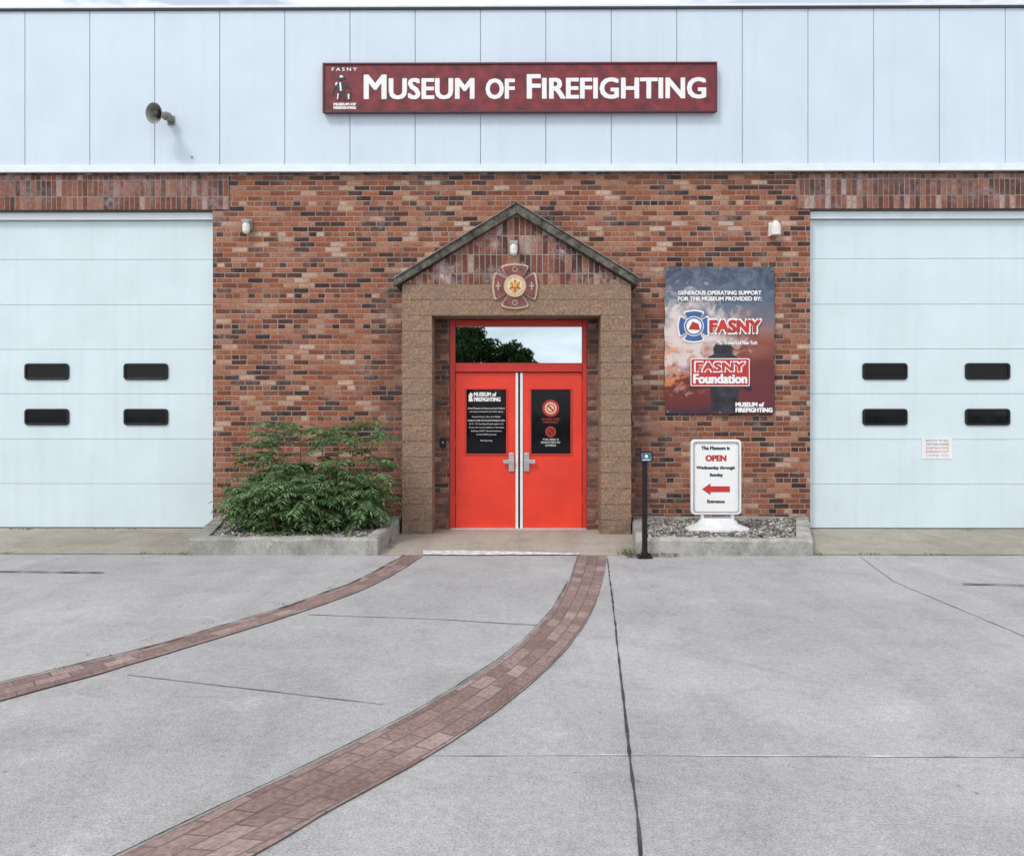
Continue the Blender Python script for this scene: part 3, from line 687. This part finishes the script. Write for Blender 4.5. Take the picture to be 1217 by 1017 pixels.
e1=G(722,664); e2=G(762,1017); vv=(Vector(e2)-Vector(e1)); J([e1,e2,tuple(Vector(e2)+vv*0.6)],0.012,M_joint)
yh=G(600,897)[1]
J([G(505,898),G(747,897)],0.008,M_jointw); J([G(750,897),(9,yh-0.05)],0.009,M_jointw)
J([G(1020,660),G(1060,690),G(1217,756),(G(1217,756)[0]+3,G(1217,756)[1]-2)],0.009,M_jointl)
J([G(366,731),G(520,736),G(640,743)],0.012,M_jointl); J([G(150,803),G(320,822),G(455,838)],0.009,M_jointl)
J([G(-60,680),G(122,682)],0.03,M_rust,0.012); J([G(1142,694),G(1290,697)],0.03,M_rust,0.012)
J([tuple(Vector(p)+Vector((0,0.01))) for p in a2],0.022,M_dirt,0.012,0.02)
J([tuple(Vector(p)+Vector((-0.01,0.005))) for p in a[1:]],0.009,M_dirt,0.012,0.01)
J([(-10,G(600,659)[1]),(-3.62,G(600,659)[1])],0.012,M_jointl,0.008); J([(3.25,G(600,659)[1]),(10,G(600,659)[1])],0.012,M_jointl,0.008)
ya0=G(600,659)[1]; yk=-1.98
m=MB(); m.quadf([(-10,ya0,0.004),(-3.6,ya0,0.004),(-4.0,0.3,0.004),(-10,0.3,0.004)]); m.quadf([(3.2,ya0,0.004),(10,ya0,0.004),(10,0.3,0.004),(3.86,0.3,0.004)]); m.done('garage_apron',M_apron)
m=MB(); m.quadf([(-1.5,yk,0.004),(1.28,yk,0.004),(1.45,-0.0,0.004),(0.9,0.14,0.004),(-0.9,0.14,0.004),(-1.47,0.0,0.004)]); m.done('entrance_landing',M_land)
strip('threshold_stripe',[G(503,655),G(560,655.5),G(620,656.5),G(690,658.2)],[G(503,660),G(560,660.5),G(620,660.2),G(690,660)],M_stripe,0.012,4,0.05)

# ---------------- PLANTERS
def planter(name,outer,inner,hh,seed):
    random.seed(seed)
    e=empty(name); m=MB(); k=len(outer); sub=20
    O=[];I=[]
    for i in range(k):
        p,q2=Vector(outer[i]),Vector(outer[(i+1)%k]); r,s2=Vector(inner[i]),Vector(inner[(i+1)%k])
        for j in range(sub): O.append(p.lerp(q2,j/sub)); I.append(r.lerp(s2,j/sub))
    K=len(O)
    def zz(p): return hh+0.018*mn.noise(Vector((p.x*3,p.y*3,0)))-0.012*max(0,mn.noise(Vector((p.x*11,p.y*11,4))))
    rows=[[(p.x,p.y,0.0) for p in O],[(p.x+0.008*mn.noise(Vector((p.x*7,p.y*7,1))),p.y+0.02*mn.noise(Vector((p.x*7,p.y*7,2))),zz(p)-0.03) for p in O],
          [(p.x*0.86+q2.x*0.14,p.y*0.86+q2.y*0.14,zz(p)) for p,q2 in zip(O,I)],[(p.x,p.y,zz(p)-0.004) for p in I],[(p.x,p.y,0.02) for p in I]]
    for r_ in rows: m.v+=r_
    for j in range(4):
        for i in range(K): m.f.append((j*K+i,j*K+(i+1)%K,(j+1)*K+(i+1)%K,(j+1)*K+i)); m.mi.append(0)
    m.done('kerb',M_kerb,e)
    m=MB(); m.prismz([(p[0],p[1]) for p in inner],0.0,hh-0.055); m.done('soil',M_soil,e)
    bmn=bmesh.new(); bmesh.ops.create_icosphere(bmn,subdivisions=1,radius=1); base=[v.co.copy() for v in bmn.verts]; fcs=[[v.index for v in f.verts] for f in bmn.faces]; bmn.free()
    m=MB(); xs=[p[0] for p in inner]; ysx=[p[1] for p in inner]
    def inside(x,y):
        c=False; j=len(inner)-1
        for i in range(len(inner)):
            xi,yi=inner[i]; xj,yj=inner[j]
            if (yi>y)!=(yj>y) and x<(xj-xi)*(y-yi)/(yj-yi)+xi: c=not c
            j=i
        return c
    cnt=0
    while cnt<3800:
        x=random.uniform(min(xs),max(xs)); y=random.uniform(min(ysx),max(ysx))
        if not inside(x,y): continue
        cnt+=1; r=random.uniform(0.009,0.024); n=len(m.v); z=hh-0.05+random.uniform(0,0.018)
        sx,sy,sz=random.uniform(.7,1.3),random.uniform(.7,1.3),random.uniform(.5,.9); a_=random.random()*6.28; ca,sa=math.cos(a_),math.sin(a_)
        for v in base:
            j=random.uniform(0.85,1.15); xx,yy_=v.x*sx*r*j,v.y*sy*r*j; m.v.append((x+xx*ca-yy_*sa,y+xx*sa+yy_*ca,z+v.z*sz*r*j))
        for f in fcs: m.f.append(tuple(n+i for i in f)); m.mi.append(0)
    m.done('gravel',M_peb,e,recalc=False)
    return e
planter('concrete_planter',[(-3.58,yk),(-1.52,yk),(-1.51,-0.004),(-4.0,-0.004)],[(-3.42,yk+0.15),(-1.66,yk+0.15),(-1.64,-0.008),(-3.83,-0.008)],0.19,1)
planter('concrete_planter.001',[(1.27,yk),(3.19,yk),(3.83,-0.004),(1.50,-0.004)],[(1.42,yk+0.15),(3.06,yk+0.15),(3.66,-0.008),(1.62,-0.008)],0.185,2)

# ---------------- SUMAC BUSH
def bush():
    random.seed(23)
    m=MB(); st=MB(); cx0,cy0=-2.52,-1.0
    def leaflet(p,dirv,up,l,w):
        side=dirv.cross(up).normalized(); n=len(m.v)
        mid=p+dirv*l*0.42; lift=up*w*0.3
        m.v+=[tuple(p),tuple(mid+side*w+lift),tuple(p+dirv*l-up*l*0.15),tuple(mid-side*w+lift)]
        m.f+=[(n,n+1,n+2),(n,n+2,n+3)]; m.mi+=[0,0]
    def frond(p,d,ln,droop=1.0,seg=9):
        d=d.normalized(); pos=p.copy(); step=ln/seg
        for i in range(seg):
            t=i/seg
            d=(d+Vector((0,0,-0.085-0.06*t))*droop).normalized()
            nxt=pos+d*step
            side=d.cross(Vector((0,0,1)))
            if side.length<1e-3: side=Vector((1,0,0))
            side.normalize(); up=side.cross(d)
            if i>0:
                l=min(0.115,ln*random.uniform(0.26,0.34))*(1.05-0.55*abs(t-0.4)); w=l*0.155
                for s_ in (-1,1):
                    dv=(side*s_+d*random.uniform(0.25,0.55)+up*random.uniform(-0.45,0.05)).normalized(); leaflet(pos,dv,up,l,w)
            if i%3==2 or i==0: st.tube(pos-d*step*(0 if i==0 else 2),nxt,0.0028,0.0015,seg=3)
            pos=nxt
        leaflet(pos,d,up,0.09,0.012)
    stems=[]
    for k in range(60):
        a=random.random()*6.28; r=math.sqrt(random.random())
        x=cx0+0.66*r*math.cos(a); y=cy0+0.48*r*math.sin(a)
        hgt=random.uniform(0.5,0.88)*(1.05-0.30*r)
        lean=Vector((0.48*r*math.cos(a)+random.uniform(-.12,.12),0.35*r*math.sin(a)+random.uniform(-.1,.1),1))
        stems.append((x,y,hgt,lean,0))
    for x,y,hh,lx in ((-2.62,-0.9,1.22,-0.12),(-2.70,-1.1,1.26,-0.20),(-2.28,-0.95,1.08,0.12),(-2.12,-0.9,1.28,0.12),(-1.95,-1.0,1.10,0.24),(-2.95,-0.9,1.02,-0.18),(-2.95,-1.1,0.92,-0.30),(-2.42,-0.8,1.16,0.02),(-2.2,-1.15,1.12,0.18),(-2.85,-0.75,1.18,-0.05),(-1.9,-1.1,0.85,0.35)):
        stems.append((x,y,hh,Vector((lx,random.uniform(-.1,.1),1)),1))
    for x,y,hgt,lean,tall in stems:
        lean=lean.normalized(); p=Vector((x,y,0.10)); n=9; d=lean.copy()
        az=random.random()*6.28
        for i in range(n):
            t=i/n; d=(d+Vector((random.uniform(-.06,.06),random.uniform(-.06,.06),0.02))).normalized(); q2=p+d*hgt/n
            st.tube(p,q2,0.011*(1-0.7*t)+0.002,0.011*(1-0.7*(t+0.1))+0.002,seg=5)
            for _ in range(2 if (t>0.3 and not tall) else 1):
                az+=2.4+random.uniform(-.3,.3); el=random.uniform(0.1,0.8)
                frond(q2,Vector((math.cos(az),math.sin(az),el)),random.uniform(0.24,0.38)*(1.15 if tall else 1.0))
            p=q2
        for _ in range(5 if tall else 4):
            az+=1.3+random.uniform(-.2,.2); frond(p,Vector((math.cos(az),math.sin(az)*0.8,random.uniform(0.35,1.1))),random.uniform(0.26,0.42) if tall else random.uniform(0.2,0.32),1.2,10 if tall else 8)
    e=empty('sumac_bush'); m.done('leaves',M_leaf,e,recalc=False); st.done('stems',M_stem,e)
bush()
m=MB()
def blades(cx_,cy_,n,r,h):
    for _ in range(n):
        a=random.random()*6.28; x=cx_+random.gauss(0,r); y=cy_+random.gauss(0,r*0.6); hh=h*random.uniform(.5,1.2); w=0.006
        dx,dy=random.uniform(-.5,.5)*hh,random.uniform(-.5,.5)*hh
        m.quadf([(x-w*math.cos(a),y-w*math.sin(a),0.006),(x+w*math.cos(a),y+w*math.sin(a),0.006),(x+dx,y+dy,hh)])
for i in range(40):
    x=random.choice([random.uniform(-8,-3.7),random.uniform(3.4,8)]); blades(x,random.choice([-0.05,ya0,ya0])+random.uniform(-.03,.03),random.randint(4,16),0.05,0.03)
blades(1.2,-1.9,60,0.06,0.08); blades(-3.62,-1.97,30,0.05,0.04); blades(-1.45,-1.5,20,0.05,0.04); blades(3.25,-1.95,20,0.05,0.05)
for p in a2[1:-2]:
    for k in range(3): blades(p[0]+random.uniform(-.2,.2),p[1]+0.01,6,0.03,0.015)
m.done('weeds',M_leaf,recalc=False)
m=MB()
for _ in range(190):
    x=1.3+abs(random.gauss(0,0.3))-0.14; y=yk-0.03-abs(random.gauss(0,0.06)); z=0.012+random.random()*0.02; r=random.uniform(0.008,0.022); a=random.random()*6.28
    m.quadf([(x+r*math.cos(a+t),y+r*0.7*math.sin(a+t),z+random.uniform(-.004,.008)) for t in (0,1.3,3.1,4.6)])
for _ in range(160):
    x=random.uniform(-5,6); y=random.choice([-2.05,-2.3,-3,-4.5])+random.gauss(0,0.4); r=random.uniform(0.004,0.010); a=random.random()*6.28
    m.quadf([(x+r*math.cos(a+t),y+r*math.sin(a+t),0.014) for t in (0,1.6,3.1,4.6)])
m.done('leaf_litter',M_litter,recalc=False)

# ---------------- TREES across the lot (seen in the transom)
def tree(name,x,y,h,r,seed):
    random.seed(seed); e=empty(name); t=MB(); l=MB(); base=Vector((x,y,0)); cz=h-r*0.95
    t.tube(base,(x,y,h*0.35),0.28,0.2,seg=10)
    cl=[]
    for k in range(16):
        a=random.random()*6.28; el=random.uniform(-0.2,1.3); rr2=r*random.uniform(0.5,0.82)
        c=Vector((x+rr2*math.cos(a)*math.cos(el),y+rr2*math.sin(a)*math.cos(el),cz+rr2*math.sin(el)*0.95)); cl.append((c,r*random.uniform(0.28,0.42)))
        t.tube((x,y,h*0.34),c,0.10,0.025,seg=6)
    cl.append((Vector((x,y,cz)),r*0.5))
    for c,cr_ in cl:
        for _ in range(320):
            d=Vector((random.gauss(0,1),random.gauss(0,1),random.gauss(0,1))).normalized()*cr_*random.random()**0.4*1.05; p=c+d; s_=random.uniform(0.09,0.19)
            u=Vector((random.gauss(0,1),random.gauss(0,1),random.gauss(0,1))).normalized(); w=u.orthogonal().normalized()
            l.quadf([p+u*s_,p+w*s_*0.6,p-u*s_,p-w*s_*0.6])
    t.done('trunk',M_bark,e); l.done('crown',M_tleaf,e,recalc=False)
tree('maple_tree',-3.6,-50,7.9,2.7,3); tree('maple_tree.001',-0.4,-51,6.6,1.9,5); tree('maple_tree.002',-8.5,-52,8.5,3.0,9)

# ---------------- LIGHT, SKY
el=math.radians(48); az=math.radians(218)
sd=Vector((math.sin(az)*math.cos(el),math.cos(az)*math.cos(el),math.sin(el)))
ld=bpy.data.lights.new('sun','SUN'); ld.energy=1.5; ld.angle=math.radians(12); ld.color=(1,0.965,0.92)
lo=bpy.data.objects.new('sun',ld); S.collection.objects.link(lo); lo.rotation_euler=sd.to_track_quat('Z','Y').to_euler(); lo.location=(-6,-8,12)
w=bpy.data.worlds.new('World'); S.world=w; w.use_nodes=True; nt_=w.node_tree; bg=nt_.nodes['Background']
sk=nt_.nodes.new('ShaderNodeTexSky'); sk.sky_type='NISHITA'; sk.sun_disc=False; sk.sun_elevation=el; sk.sun_rotation=az; sk.air_density=1.0; sk.dust_density=2.0
tc=nt_.nodes.new('ShaderNodeTexCoord'); mp=nt_.nodes.new('ShaderNodeMapping'); mp.inputs['Scale'].default_value=(1,1,3.0); nt_.links.new(tc.outputs['Generated'],mp.inputs[0])
nz_=nt_.nodes.new('ShaderNodeTexNoise'); nz_.inputs['Scale'].default_value=4.5; nz_.inputs['Detail'].default_value=7; nz_.inputs['Roughness'].default_value=0.6; nt_.links.new(mp.outputs[0],nz_.inputs['Vector'])
mr_=nt_.nodes.new('ShaderNodeMapRange'); mr_.inputs[1].default_value=0.42; mr_.inputs[2].default_value=0.58; mr_.inputs[3].default_value=0.35; mr_.inputs[4].default_value=1.0; nt_.links.new(nz_.outputs['Fac'],mr_.inputs[0])
mxx=nt_.nodes.new('ShaderNodeMix'); mxx.data_type='RGBA'; nt_.links.new(mr_.outputs[0],mxx.inputs[0]); nt_.links.new(sk.outputs[0],mxx.inputs[6]); mxx.inputs[7].default_value=(9.8,9.9,10.1,1)
nt_.links.new(mxx.outputs[2],bg.inputs[0]); bg.inputs[1].default_value=0.147

cam=bpy.data.cameras.new('camera'); co=bpy.data.objects.new('camera',cam); S.collection.objects.link(co); S.camera=co
cam.sensor_width=36; cam.lens=F/1217*36; cam.shift_y=-18.5/1217; cam.clip_end=3000
co.location=(0,-CAMD,CAMH); co.rotation_euler=(math.radians(90),0,math.radians(0.4))
S.view_settings.view_transform='Standard'; S.view_settings.look='None'; S.view_settings.exposure=0
